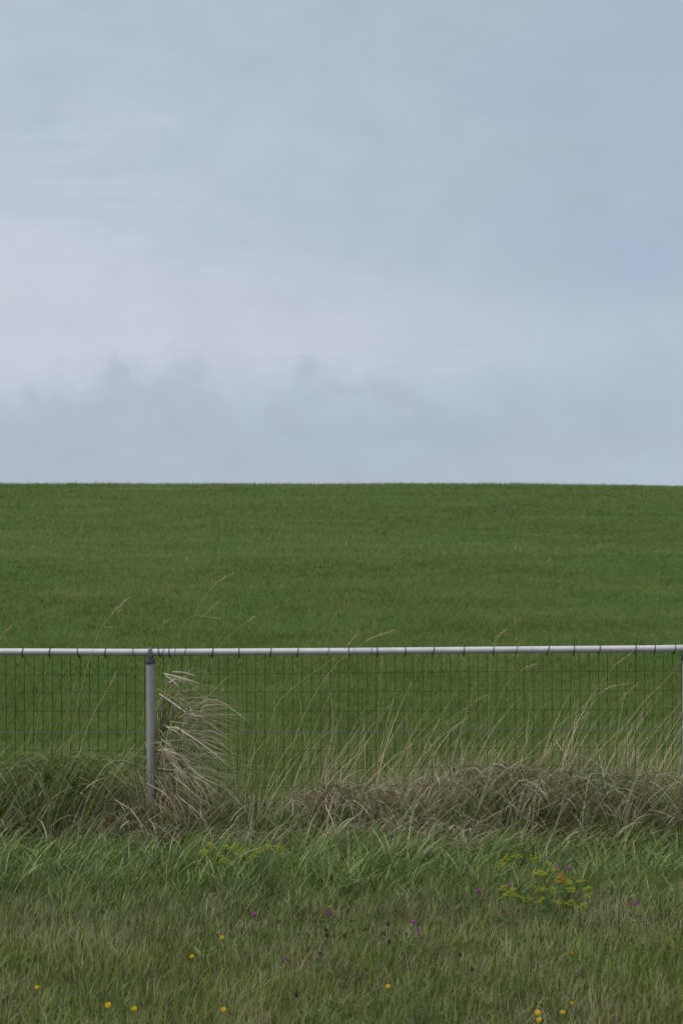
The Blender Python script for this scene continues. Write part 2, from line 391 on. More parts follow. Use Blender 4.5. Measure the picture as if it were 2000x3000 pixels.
# ------------------------------------------------------------------ longer lush band in front of the litter
g = Geo()
def band(n, y0, y1, hfun, wd, meanaz, sdaz, l0, l1, segs, agef, dens=None, pw=1.0, tint=None):
    y = y0+(y1-y0)*rng.random(n); x = (rng.random(n)-.5)*(.48*y+2.8)
    if dens is not None:
        k = rng.random(n) < dens(x, y); x, y = x[k], y[k]
    m = len(x); le = l0+(l1-l0)*rng.random(m)
    g.blades(np.stack([x, y, ground_z(x, y)-.005], 1), hfun(x, y, m), wd*(.6+.8*rng.random(m)), rng.normal(meanaz, sdaz, m), le*.25, le, segs,
             age=agef(m), power=pw, tint=None if tint is None else tint(m))
def clumps(g, cx, cy, per, rad, hf, wd, th0, th1, segs, agef, windaz=.3, windf=.30, power=1.2, tintc=None, zl=0.0):
    """grass growing in clumps: blades fan outwards from each clump's centre, pushed over by the wind"""
    nc = len(cx); k = np.repeat(np.arange(nc), per); m = len(k)
    a = rng.random(m)*2*np.pi; q = np.sqrt(rng.random(m))
    rr_ = (rad*(.5+rng.random(nc)))[k]*q; x = cx[k]+rr_*np.cos(a); y = cy[k]+rr_*np.sin(a)
    dx = np.cos(a)*q+windf*math.cos(windaz)+rng.normal(0, .35, m); dy = np.sin(a)*q+windf*math.sin(windaz)+rng.normal(0, .35, m)
    sz = (.65+.7*rng.random(nc))[k]; t_ = rng.random(nc)[k] if tintc is None else tintc[k]
    g.blades(np.stack([x, y, ground_z(x, y)-.006+zl*rng.random(m)], 1), hf(x, y, m)*sz, wd*(.55+.9*rng.random(m)), np.arctan2(dy, dx), th0*(.3+q*rng.random(m)), th1*(.45+.75*rng.random(m)), segs,
             tint=np.clip(.50*t_+.85*rng.random(m)-.2, 0, 1), age=agef(m, k), power=power)
def cpos(n, y0, y1, wx=2.8):
    y = y0+(y1-y0)*rng.random(n); return (rng.random(n)-.5)*(.48*y+wx), y
lushf = lambda x, y: (1-.40*sstep(7.05, 7.5, y))*(.45+.55*sstep(6.1, 6.75, y))*(.8+.5*vn(x, y, .35, 6))
cx, cy = cpos(1500, 6.25, 7.5)
clumps(g, cx, cy, 13, .05, lambda x, y, m: (.10+.11*rng.random(m))*lushf(x, y), .0060, .5, 1.5, 5, lambda m, k: np.where(rng.random(m) < .05, .85, .06*rng.random(m)))
cx, cy = cpos(150, 6.5, 7.4)
clumps(g, cx, cy, 16, .05, lambda x, y, m: (.19+.12*rng.random(m))*lushf(x, y), .0082, .5, 1.9, 7, lambda m, k: .05*rng.random(m), windf=.6, tintc=.4+.6*rng.random(150))
cx, cy = cpos(2600, 6.1, 7.5)
clumps(g, cx, cy, 6, .04, lambda x, y, m: .06+.05*rng.random(m), .0050, .4, 1.2, 3, lambda m, k: np.where(rng.random(m) < .10, .7, .1*rng.random(m)))
# green tufts pushing up into the litter
cx, cy = cpos(260, 7.4, 7.75, 3.0); k = vn(cx, cy, .5, 7) > .42; cx, cy = cx[k], cy[k]
clumps(g, cx, cy, 12, .05, lambda x, y, m: .12+.14*rng.random(m), .0060, .5, 1.7, 6, lambda m, k: .08*rng.random(m))
# a few broad-leaved weeds
cx = np.array([.245, .27, -1.3, .95, 1.42, -.55]); cy = np.array([6.75, 6.8, 6.6, 6.2, 5.0, 5.6])
clumps(g, cx, cy, 11, .03, lambda x, y, m: .07+.07*rng.random(m)*(y > 6), .022, .6, 1.7, 5, lambda m, k: 0*rng.random(m), windf=.1, tintc=.35+0*cx)
lg = g.build('lush_grass', M_LUSH); tag(lg, 'longer bluish green grass between the mown verge and the dead litter', 'grass', kind='stuff')

# ------------------------------------------------------------------ dead and tall grass along the fence
TOPX = [-1500, -400, 0, 250, 430, 520, 620, 720, 860, 1000, 1200, 1500, 1700, 2000, 2400, 3500]
TOPY = [2270, 2250, 2235, 2225, 2300, 2280, 2330, 2365, 2345, 2290, 2275, 2240, 2260, 2290, 2280, 2270]
def top(x, y):
    px = 1000+x/y*F
    return (CAMH-(np.interp(px, TOPX, TOPY)-1500)/F*FY)*(.70+.55*vn(x, y, .22, 4))
g = Geo()
def fx(n, y0, y1): 
    y = y0+(y1-y0)*rng.random(n); x = (rng.random(n)-.5)*7.2; return x, y
def roots(x, y, lift=0): return np.stack([x, y, ground_z(x, y)-.01+lift], 1)
def greenness(x, y):      # where the standing grass is still green
    px = 1000+x/y*F
    return np.clip(np.interp(px, [-400, 0, 300, 420, 520, 700, 850, 1000, 1300, 1500, 2000, 2600], [.92, .95, .92, .70, .55, .90, .62, .30, .36, .58, .60, .65])+.25*wob(x, y, 2.7, 2), 0, 1)
def cgreen(cx, cy): return rng.random(len(cx)) < greenness(cx, cy)
# flattened dead thatch in wads
n = 500
cx, cy = cpos(n, 7.34, 8.15, 3.4); gc = cgreen(cx, cy)
clumps(g, cx, cy, 17, .09, lambda x, y, m: top(x, y)*(.40+.50*rng.random(m)), .0058, .9, 2.1, 6,
       lambda m, k: np.where(rng.random(m) < np.where(gc[k], .35, .92), .8+.2*rng.random(m), .1*rng.random(m)), windf=.25, power=.9, zl=.07)
# arching tufts, green or bleached clump by clump
n = 330
cx, cy = cpos(n, 7.50, 8.2, 3.4); gc = cgreen(cx, cy)
clumps(g, cx, cy, 26, .07, lambda x, y, m: top(x, y)*(.80+.60*rng.random(m)), .0062, .45, 1.75, 8,
       lambda m, k: np.where(rng.random(m) < np.where(gc[k], .10, .80), .8+.2*rng.random(m), .12*rng.random(m)), windf=.55, power=1.35)
# fine haulm between them
n = 2600
x, y = fx(n, 7.45, 8.2); t = top(x, y)
g.blades(roots(x, y), t*(.5+.7*rng.random(n)), .0028+.0016*rng.random(n), rng.normal(.1, 1.3, n), .1+.5*rng.random(n), .8+1.5*rng.random(n), 6,
         age=np.where(rng.random(n) < .6, .85, .1), power=1.2)
# litter spilling forward over the long green grass
n = 420
cx, cy = cpos(n, 7.10, 7.55, 3.4); k = vn(cx, cy, .45, 3)+.30*np.exp(-((cx-.25)/.5)**2)-.5*sstep(7.3, 7.1, cy) > .42; cx, cy = cx[k], cy[k]
clumps(g, cx, cy, 15, .07, lambda x, y, m: .12+.15*rng.random(m), .0052, .8, 1.9, 5, lambda m, k: np.where(rng.random(m) < .8, .85, .1), windaz=-1.0, windf=.5, power=.8, zl=.03)
n = 1300
x, y = fx(n, 7.25, 7.75); k = rng.random(n) < 1.08-greenness(x, y); x, y = x[k], y[k]; n = len(x); t = top(x, y)
g.blades(roots(x, y, t*(.15+.6*rng.random(n))*sstep(7.2, 7.6, y)), .12+.26*rng.random(n)**1.5, .0040+.0036*rng.random(n), rng.normal(-.5, 1.6, n), .3+1.0*rng.random(n), 1.0+1.7*rng.random(n), 6,
         age=.95, tint=.5+.45*rng.random(n), power=1.1, taper=5, face=rng.normal(0, .7, n))
# long green-grey blades arching over the top of the litter
n = 900
x, y = fx(n, 7.5, 8.0); t = top(x, y)
g.blades(roots(x, y), t*(1.1+.75*rng.random(n)), .0050+.0034*rng.random(n), rng.normal(-.1, .8, n), .1+.5*rng.random(n), 1.3+1.1*rng.random(n), 9,
         age=np.where(rng.random(n) < .7-.7*greenness(x, y), .55+.4*rng.random(n), .2*rng.random(n)), tint=.2+.7*rng.random(n), power=1.5)
dg = g.build('dry_grass', M_TALL); tag(dg, 'tangled dead straw and coarse grass along the foot of the fence', 'grass', kind='stuff')

# thin upright stems through the mesh
g = Geo()
n = 2100
x, y = fx(n, 7.52, 8.15); px = 1000+x/y*F
dn = np.interp(px, [-600, 0, 200, 400, 600, 800, 900, 1200, 1700, 2000, 2500], [.3, .25, .30, .2, .35, .35, .6, .85, .9, .8, .5])
k = rng.random(n) < dn; x, y, px = x[k], y[k], px[k]; n = len(x)
hh = .26+.50*rng.random(n)**1.5
g.blades(roots(x, y), hh, .0026+.0020*rng.random(n), rng.normal(.1, .95, n), .02+.42*rng.random(n), .15+1.25*rng.random(n)**1.6, 7,
         tint=rng.random(n), age=np.where(rng.random(n) < .3, .9, .25*rng.random(n)), taper=2.4, power=1.6, face=rng.normal(0, .6, n))
# longer slanting ones, thickest to the right
n = 235
pxs = np.r_[rng.uniform(1480, 2200, 125), rng.uniform(820, 1480, 75), rng.uniform(-100, 800, 35)]; y = 7.6+.4*rng.random(n); x = (pxs-1000)/F*y
g.blades(roots(x, y), np.where(pxs > 800, .50+.42*rng.random(n), .42+.2*rng.random(n)), .0038+.0030*rng.random(n), rng.normal(0, .5, n), .05+.50*rng.random(n), .40+.85*rng.random(n), 10,
         tint=.5+.5*rng.random(n), age=np.where(rng.random(n) < .5, .9, .3*rng.random(n)), taper=3, power=1.4, face=rng.normal(0, .6, n))
tg = g.build('tall_grass_stems', M_STALK); tag(tg, 'thin pale wind-bent stems standing in the litter behind the fence mesh', 'grass', kind='stuff')

# ------------------------------------------------------------------ fence
RX = [-2600, 0, 440, 1000, 1500, 2000, 4600]; RY = [1921, 1910.0, 1911.5, 1909, 1904.5, 1900.5, 1879]
def rail_z(x): return CAMH-(np.interp(1000+np.asarray(x)/FY*F, RX, RY)-1500)/F*FY
fence = empty('fence', (-1.036, FY, 0), 'low galvanised pipe fence with dark wire mesh running across the foot of the field', 'fence')
O = np.array(fence.location)
RR = .0192
JX = at(1940, 1900, FY)[0]
g = Geo(); xx = np.linspace(-6.4, JX+.02, 90); g.tube(np.stack([xx, 0*xx+FY, rail_z(xx)], 1), RR, 28)
rail = g.build('rail', M_RAIL, fence, True, O)
g = Geo(); xx = np.linspace(JX, 6.4, 60); g.tube(np.stack([xx, 0*xx+FY, rail_z(xx)], 1), np.r_[RR+.0006, np.full(59, RR+.0014)], 28)
rail2 = g.build('rail', M_RAIL, fence, True, O)
# wire mesh hung behind the pipe
g = Geo(); WY = FY+.024
nv = 0
for k, x0 in enumerate(np.arange(-6.3, 6.3, .0503)):
    zt = float(rail_z(x0)); zs = np.linspace(zt+.006, float(ground_z(x0, WY))-.02, 16)
    ph = random.random()*6
    g.tube(np.stack([x0+.0014*np.sin(zs*9+ph)+.0006*np.sin(zs*63+ph), WY+.003*np.sin(zs*5+x0*1.7), zs], 1), .0013, 5, tint=.5, age=0, caps=False)
xx = np.linspace(-6.3, 6.3, 420)
for k in range(1, 10):
    dz = .0225+.1015*k+(.008 if k >= 4 else 0)
    if k == 4: continue
    g.tube(np.stack([xx, WY+.003*np.sin(xx*1.7)+.0022, rail_z(xx)-dz+.004*np.sin(xx*1.3+k)+.0012*np.sin(xx*31+k)], 1), .0009, 5, age=0, caps=False)
g.build('wire_mesh', M_WIRE, fence, True, O)
g = Geo(); dz = .0225+.1015*4+.010
g.tube(np.stack([xx, WY-.004+0*xx, rail_z(xx)-dz+.003*np.sin(xx*1.1)], 1), .0016, 6, caps=False)
g.build('tension_wire', M_TENS, fence, True, O)
# ties that hold the mesh to the pipe
def tie(px_, faint=False, slant=None, parent=rail):
    x0 = at(px_, 1900, FY)[0]; zc = float(rail_z(x0)); r = RR+.0024; sl_ = random.uniform(-.005, .009) if slant is None else slant
    a = np.linspace(-.35, 2*np.pi+.5, 34)-np.pi/2
    P = np.stack([x0+sl_*np.sin(a)+.0035*a/6, FY+r*np.cos(a+np.pi/2*2), zc+r*np.sin(a)], 1)
    g = Geo(); g.tube(P, .0013 if faint else .0023, 6)
    if not faint:   # twisted tail under the pipe
        a = np.linspace(0, 9, 26)
        g.tube(np.stack([x0-sl_+.0022*np.cos(a)+.0016*a/9, FY-.003+.002*np.sin(a), zc-RR-.001-.0011*a], 1), .0017, 5)
        a = a+np.pi
        g.tube(np.stack([x0-sl_+.0022*np.cos(a)+.0016*a/9, FY-.003+.002*np.sin(a), zc-RR-.001-.0009*a], 1), .0017, 5)
    t = g.build('wire_tie', M_TIE, parent, True, O)
    return t
for px_, f_ in [(67, 0), (146, 0), (229, 0), (309, 0), (391, 1), (466, 0), (477, 1), (496, 0), (513, 1), (542, 1), (623, 0), (700, 0), (793, 0), (872, 0), (961, 1),
                (1022, 0), (1087, 1), (1105, 0), (1187, 0), (1269, 0), (1358, 0), (1444, 0), (1512, 1), (1604, 0), (1680, 0), (1755, 0), (1860, 0), (1916, 0)]:
    tie(px_, bool(f_))
tie(1975, parent=rail2)
for px_ in list(range(-1100, 0, 86)): tie(px_+random.randint(-9, 9))
for px_ in list(range(2060, 3200, 86)): tie(px_+random.randint(-9, 9), parent=rail2)
# posts with a dark cap and a saddle strap over the rail
for k, x0 in enumerate((-1.036-2.90, -1.036, 1.868, 1.868+2.90)):
    zc = float(rail_z(x0)); dx = .006*(k == 1)
    zt = zc-RR-.014
    gz = float(ground_z(x0, FY))-.3
    g = Geo(); zs = np.linspace(gz, zt-.024, 8)
    g.tube(np.stack([x0+dx*(1-(zs-gz)/(zt-gz)), 0*zs+FY, zs], 1), .0217, 30)
    post = g.build('post', M_POST, fence, True, O)
    g = Geo(); zs = np.array([zt-.0285, zt-.028, zt-.027, zt-.002, zt, zt+.001])
    g.tube(np.stack([0*zs+x0, 0*zs+FY, zs], 1), [.0225, .0258, .0265, .0265, .0255, .02], 30)
    g.build('post_cap', M_CAP, post, True, O)
    # saddle: a flat strap, necked below the rail, closing over its top
    g = Geo()
    prof = [(-.0112, zt), (-.0120, zc-RR+.002), (-.0112, zc), (-.0092, zc+RR*.9), (-.0092, zc+RR+.0065)]
    for s0 in (1,):
        Vv = []; ring = []
        for hx, z_ in prof:
            f_ = RR+.0045 if z_ < zc+RR*.95 else RR*.7
            b_ = RR+.0045 if z_ < zc+RR*.95 else RR*.7
            hw = -hx
            Vv += [(x0-hw, FY-f_, z_), (x0+hw, FY-f_, z_), (x0+hw, FY-f_+.004, z_), (x0-hw, FY-f_+.004, z_)]
        Q_ = []
        for i in range(len(prof)-1):
            a0 = i*4
            for j in range(4): Q_.append([a0+j, a0+(j+1) % 4, a0+4+(j+1) % 4, a0+4+j])
        Q_.append([3, 2, 1, 0]); m_ = len(prof)*4; Q_.append([m_-4, m_-3, m_-2, m_-1])
        Vv = np.array(Vv, float); g.add(Vv, np.array(Q_), np.full(len(Vv), .5), np.zeros(len(Vv)))
        Vb = Vv.copy(); Vb[:, 1] = 2*FY-Vb[:, 1]; g.add(Vb, np.array(Q_)[:, ::-1], np.full(len(Vv), .5), np.zeros(len(Vv)))
    # strap over the top
    a = np.linspace(0, np.pi, 13); r0, r1 = RR+.0015, RR+.0062; Vv = []
    for aa in a:
        for rr_, hw in ((r0, -.0092), (r0, .0092), (r1, .0092), (r1, -.0092)): Vv.append((x0+hw, FY-rr_*math.cos(aa), zc+rr_*math.sin(aa)))
    Q_ = [[i*4+j, i*4+(j+1) % 4, i*4+4+(j+1) % 4, i*4+4+j] for i in range(12) for j in range(4)]
    Vv = np.array(Vv); g.add(Vv, np.array(Q_), np.full(len(Vv), .5), np.zeros(len(Vv)))
    # bolt
    g.tube([(x0, FY-RR-.0045, zt+.006), (x0, FY-RR-.010, zt+.006)], .0045, 6)
    g.build('rail_clamp', M_CLAMP, post, False, O)

# ------------------------------------------------------------------ tussocks
def polyblade(g, pts, w0, tint, age, n=12, taper=2.2):
    """a flat blade following a path"""
    P = spline(pts, n); t = np.gradient(P, axis=0); t /= np.linalg.norm(t, axis=1)[:, None]
    ang = random.uniform(-.5, .5); view = np.array([math.sin(ang), math.cos(ang), .3*math.sin(ang*2)])
    W = np.cross(t, view); W /= np.linalg.norm(W, axis=1)[:, None]
    u = np.linspace(0, 1, n); wk = w0*np.maximum(1-u**taper, .06)*(.7+.3*np.minimum(1, u*5))
    V_ = np.stack([P-W*wk[:, None]/2, P+W*wk[:, None]/2], 1).reshape(-1, 3)
    g.add(V_, np.array([[2*k, 2*k+1, 2*k+3, 2*k+2] for k in range(n-1)]), np.full(2*n, tint), np.full(2*n, age))
r0 = at(505, 2440, 7.86)
tus = empty('grass_tussock', (r0[0], 7.86, 0), 'tall shaggy tussock of green and bleached straw leaning right from the fence post', 'grass tussock')
gG, gS = Geo(), Geo()
R = random.random
# standing stems close to the post
for i in range(330):
    bx = 455+abs(random.gauss(0, 38)); by = 2440; Yd = random.uniform(7.80, 8.0)
    hp = min(2400, (1975+(bx-455)*2.2)+abs(random.gauss(0, 130)))
    tx = bx+random.gauss(18, 22)
    a_ = at(bx, by, Yd); a_[2] = 0
    mid = at(bx+(tx-bx)*.4+random.gauss(0, 8), (by+hp)/2, Yd+random.uniform(-.03, .05))
    tp = at(tx, hp, Yd+random.uniform(-.1, .12))
    ex = at(tx+random.uniform(10, 190)*(.3+R()*.7), hp+random.uniform(-45, 90), Yd+random.uniform(-.15, .15))
    polyblade(gS if R() < .45 else gG, [a_, mid, tp, ex], random.uniform(.0026, .0056), R(), 1 if R() < .35 else .25*R(), 12)
# long green blades streaming right
for i in range(90):
    bx = 470+abs(random.gauss(0, 50)); Yd = random.uniform(7.72, 8.05); a_ = at(bx, 2440, Yd); a_[2] = 0
    hp = min(2380, 2000+(bx-470)*1.3+abs(random.gauss(0, 140))); L_ = random.uniform(60, 260)
    tp = at(bx+L_*.35, hp, Yd+random.uniform(-.1, .1)); ex = at(bx+L_*1.1, hp+random.uniform(-70, 60), Yd+random.uniform(-.15, .15))
    mid = at(bx+L_*.1, (2440+hp)/2, Yd)
    polyblade(gG, [a_, mid, tp, ex], random.uniform(.0022, .0046), .3+.7*R(), .45*R(), 12)
# bleached brushes: bundles that rise, kink and splay to the right
for (nx_, ny_, ex_, ey_, num, spr) in [(487, 1985, 600, 2020, 8, 24), (470, 2035, 560, 2090, 8, 14), (535, 2082, 690, 2110, 46, 30), (492, 2130, 600, 2190, 28, 26),
                                       (530, 2145, 670, 2215, 40, 20), (470, 2195, 600, 2290, 70, 60), (500, 2230, 640, 2350, 80, 70), (470, 2290, 590, 2440, 110, 70), (520, 2330, 640, 2430, 90, 60), (480, 2370, 540, 2470, 70, 50)]:
    for i in range(num):
        Yd = random.uniform(7.58, 7.85); bx = random.uniform(465, 560); a_ = at(bx, 2440, Yd+.05); a_[2] = 0
        nn = at(nx_+random.gauss(6, 20), ny_+random.gauss(0, 22), Yd); mid = (a_+nn)/2+np.array([random.gauss(-.005, .02), 0, 0])
        u = random.uniform(.25, 1.2); sp = random.gauss(0, spr*1.5)
        e1 = at(nx_+(ex_-nx_)*.45*u+random.gauss(0, 7), ny_+(ey_-ny_)*random.uniform(.15, .5)*u+sp*.35*u, Yd-.04); e2 = at(nx_+(ex_-nx_)*u, ny_+(ey_-ny_)*u+sp*u, Yd-random.uniform(0, .12))
        ag_ = random.uniform(.7, 1) if R() < .62 else .3*R()
        if R() < .4: polyblade(gS if ag_ > .5 else gG, [a_, mid, nn, e1, e2], random.uniform(.0022, .0044), R(), ag_, 14, 3)
        else: polyblade(gS if ag_ > .5 else gG, [nn, e1, e2], random.uniform(.0026, .0068), .25+.75*R(), ag_, 9, 3)
for i in range(130):
    Yd = random.uniform(7.6, 7.95); sx_ = 478+abs(random.gauss(0, 35)); sy_ = 2300-random.random()**1.3*310; L_ = random.uniform(70, 230); rise = random.gauss(-8, 28)
    polyblade(gG if R() < .6 else gS, [at(sx_, sy_+30, Yd), at(sx_+L_*.4, sy_+rise, Yd-.03), at(sx_+L_, sy_+rise+random.gauss(28, 30), Yd-random.uniform(0, .15))], random.uniform(.0022, .0046), .4+.6*R(), random.choice([.1, .4, .6, .9]), 9)
for i in range(130):      # the skirt of bleached litter below it
    Yd = random.uniform(7.34, 7.62); sx_ = random.gauss(515, 55); sy_ = random.uniform(2230, 2390); L_ = random.gauss(45, 60)
    polyblade(gS if R() < .75 else gG, [at(sx_, sy_, Yd+.05), at(sx_+L_*.5, sy_+random.uniform(10, 50), Yd), at(sx_+L_, min(2470, sy_+random.uniform(70, 170)), Yd-.04)], random.uniform(.0024, .0052), .85*R(), random.uniform(.7, 1) if R() < .75 else .2, 8, 3)
# a few broad bleached blades
for pts in ([(482, 1976), (503, 1992), (527, 2016)], [(466, 2032), (500, 2055), (536, 2081), (576, 2108)], [(487, 2131), (520, 2133), (545, 2150), (594, 2206)],
            [(530, 2143), (580, 2165), (630, 2190), (672, 2210)], [(462, 2200), (495, 2195), (525, 2215), (560, 2262)], [(500, 2213), (540, 2216), (560, 2248), (590, 2330)],
            [(495, 2000), (510, 1991), (545, 1993)], [(505, 1968), (530, 1969), (578, 1981)]):
    polyblade(gS, [at(a_, b_, 7.62) for a_, b_ in pts], .0078, .95, .95, 12, 4)
tO = np.array(tus.location)
gG.build('green_blades', M_TALL, tus, origin=tO); gS.build('straw_blades', M_TALL, tus, origin=tO)

def small_tussock(cx, tpy, half, num, Yc, label, greenp, ln=(60, 220)):
    o = empty('grass_tussock', (at(cx, 2440, Yc)[0], Yc, 0), label, 'grass tussock')
    g1, g2 = Geo(), Geo()
    for i in range(num):
        bx = cx+random.gauss(0, half*.45); Yd = Yc+random.gauss(0, .08); a_ = at(bx, 2440, Yd); a_[2] = .0
        hp = tpy+abs(random.gauss(0, 55)); s_ = 1 if R() < .72 else -1; L_ = random.uniform(*ln)*s_
        Y2 = Yd-random.uniform(-.08, .22)
        polyblade(g1 if R() < greenp else g2, [a_, at(bx+L_*.12, (hp+2440)/2, Yd), at(bx+L_*.45, hp, (Yd+Y2)/2), at(bx+L_, hp+random.uniform(5, 120), Y2)],
                  random.uniform(.0035, .0078), R(), .12*R() if greenp > .6 else .3*R(), 11)
    for v in g2.A: v[:] = np.maximum(v, .85)
    oo = np.array(o.location)
    g1.build('green_blades', M_TALL, o, origin=oo); g2.build('straw_blades', M_TALL, o, origin=oo)
small_tussock(150, 2205, 150, 520, 7.72, 'dark green arching tussock left of the fence post at the left edge', .86)
small_tussock(1000, 2290, 110, 330, 7.66, 'straw coloured mounded tussock under the middle of the fence', .30, (40, 150))
small_tussock(1480, 2235, 120, 380, 7.74, 'grey brown mounded tussock under the right half of the fence', .38, (50, 190))
small_tussock(1780, 2255, 130, 360, 7.70, 'mixed green and brown tussock below the fan of long bent stalks', .55)

# ------------------------------------------------------------------ single long stalks one can tell apart
def stalk(pts, Yd, label, head=.0, age=.6, tint=.6, r=.0013, root=True, dens=1.0, fork=None):
    P = [at(a_, b_, Yd+.02*i) for i, (a_, b_) in enumerate(pts)]      # listed from the root up
    if root:
        d = P[0]-P[1]; s_ = P[0][2]/max(.35, abs(P[0][2]-P[1][2])) if P[0][2] > .02 else 0
        gr_ = np.array([P[0][0]-.12*P[0][2], P[0][1], float(ground_z(P[0][0], P[0][1]))])
        if P[0][2] > .05: P = [gr_]+P
    C = spline(P, 30); base = C[0]
    o = empty('grass_stalk', base, label, 'grass stalk', 'long single stalks along the fence')
    oo = np.array(base); oo = np.array(o.location)
    g = Geo(); g.tube(C, np.linspace(r*1.25, r*.6, 30), 5, tint, age)
    g.build('stem', M_STALK, o, True, oo)
    if head > 0:
        cum = np.r_[0, np.cumsum(np.linalg.norm(np.diff(C, axis=0), axis=1))]; Lh = head
        g = Geo(); nsp = int(95*dens*head/.15)
        def panicle(Cc, cumc, s0, s1, k):
            for i in range(k):
                u = R()**.9; s_ = s0+(s1-s0)*u
                q = np.array([np.interp(s_, cumc, Cc[:, j]) for j in range(3)]); q2 = np.array([np.interp(s_+.004, cumc, Cc[:, j]) for j in range(3)])
                q0 = np.array([np.interp(s_-.004, cumc, Cc[:, j]) for j in range(3)]); t = (q2-q0); t /= np.linalg.norm(t)+1e-9
                rad = np.array([random.gauss(0, 1), random.gauss(0, 1), random.gauss(0, 1)]); rad -= t*rad.dot(t); rad /= np.linalg.norm(rad)
                ww_ = .0062*math.sin(math.pi*min(1, .12+u*.9))+.001
                c0 = q+rad*ww_*R(); c1 = c0+(t*.92+rad*.38)*random.uniform(.008, .014)
                sd_ = np.cross(c1-c0, rad+.3*t); sd_ /= np.linalg.norm(sd_)+1e-9; m_ = (c0+c1)/2; hw = random.uniform(.0015, .0026)
                Vq = np.array([c0, m_-sd_*hw, c1, m_+sd_*hw]); g.add(Vq, np.array([[0, 1, 2, 3]]), np.full(4, .3+.7*R()), np.full(4, .7))
        panicle(C, cum, cum[-1]-Lh, cum[-1], nsp)
        g.build('seed_head', M_STALK, o, origin=oo)
        for fk in (fork or []):      # side branches of the head
            g = Geo(); F_ = spline([at(a_, b_, Yd+.02*len(pts)) for a_, b_ in fk], 10); cf = np.r_[0, np.cumsum(np.linalg.norm(np.diff(F_, axis=0), axis=1))]
            g.tube(F_, .0007, 4, .5, .7); panicle(F_, cf, 0, cf[-1], int(45*dens*cf[-1]/.08))
            g.build('side_branch', M_STALK, o, origin=oo)
    return o
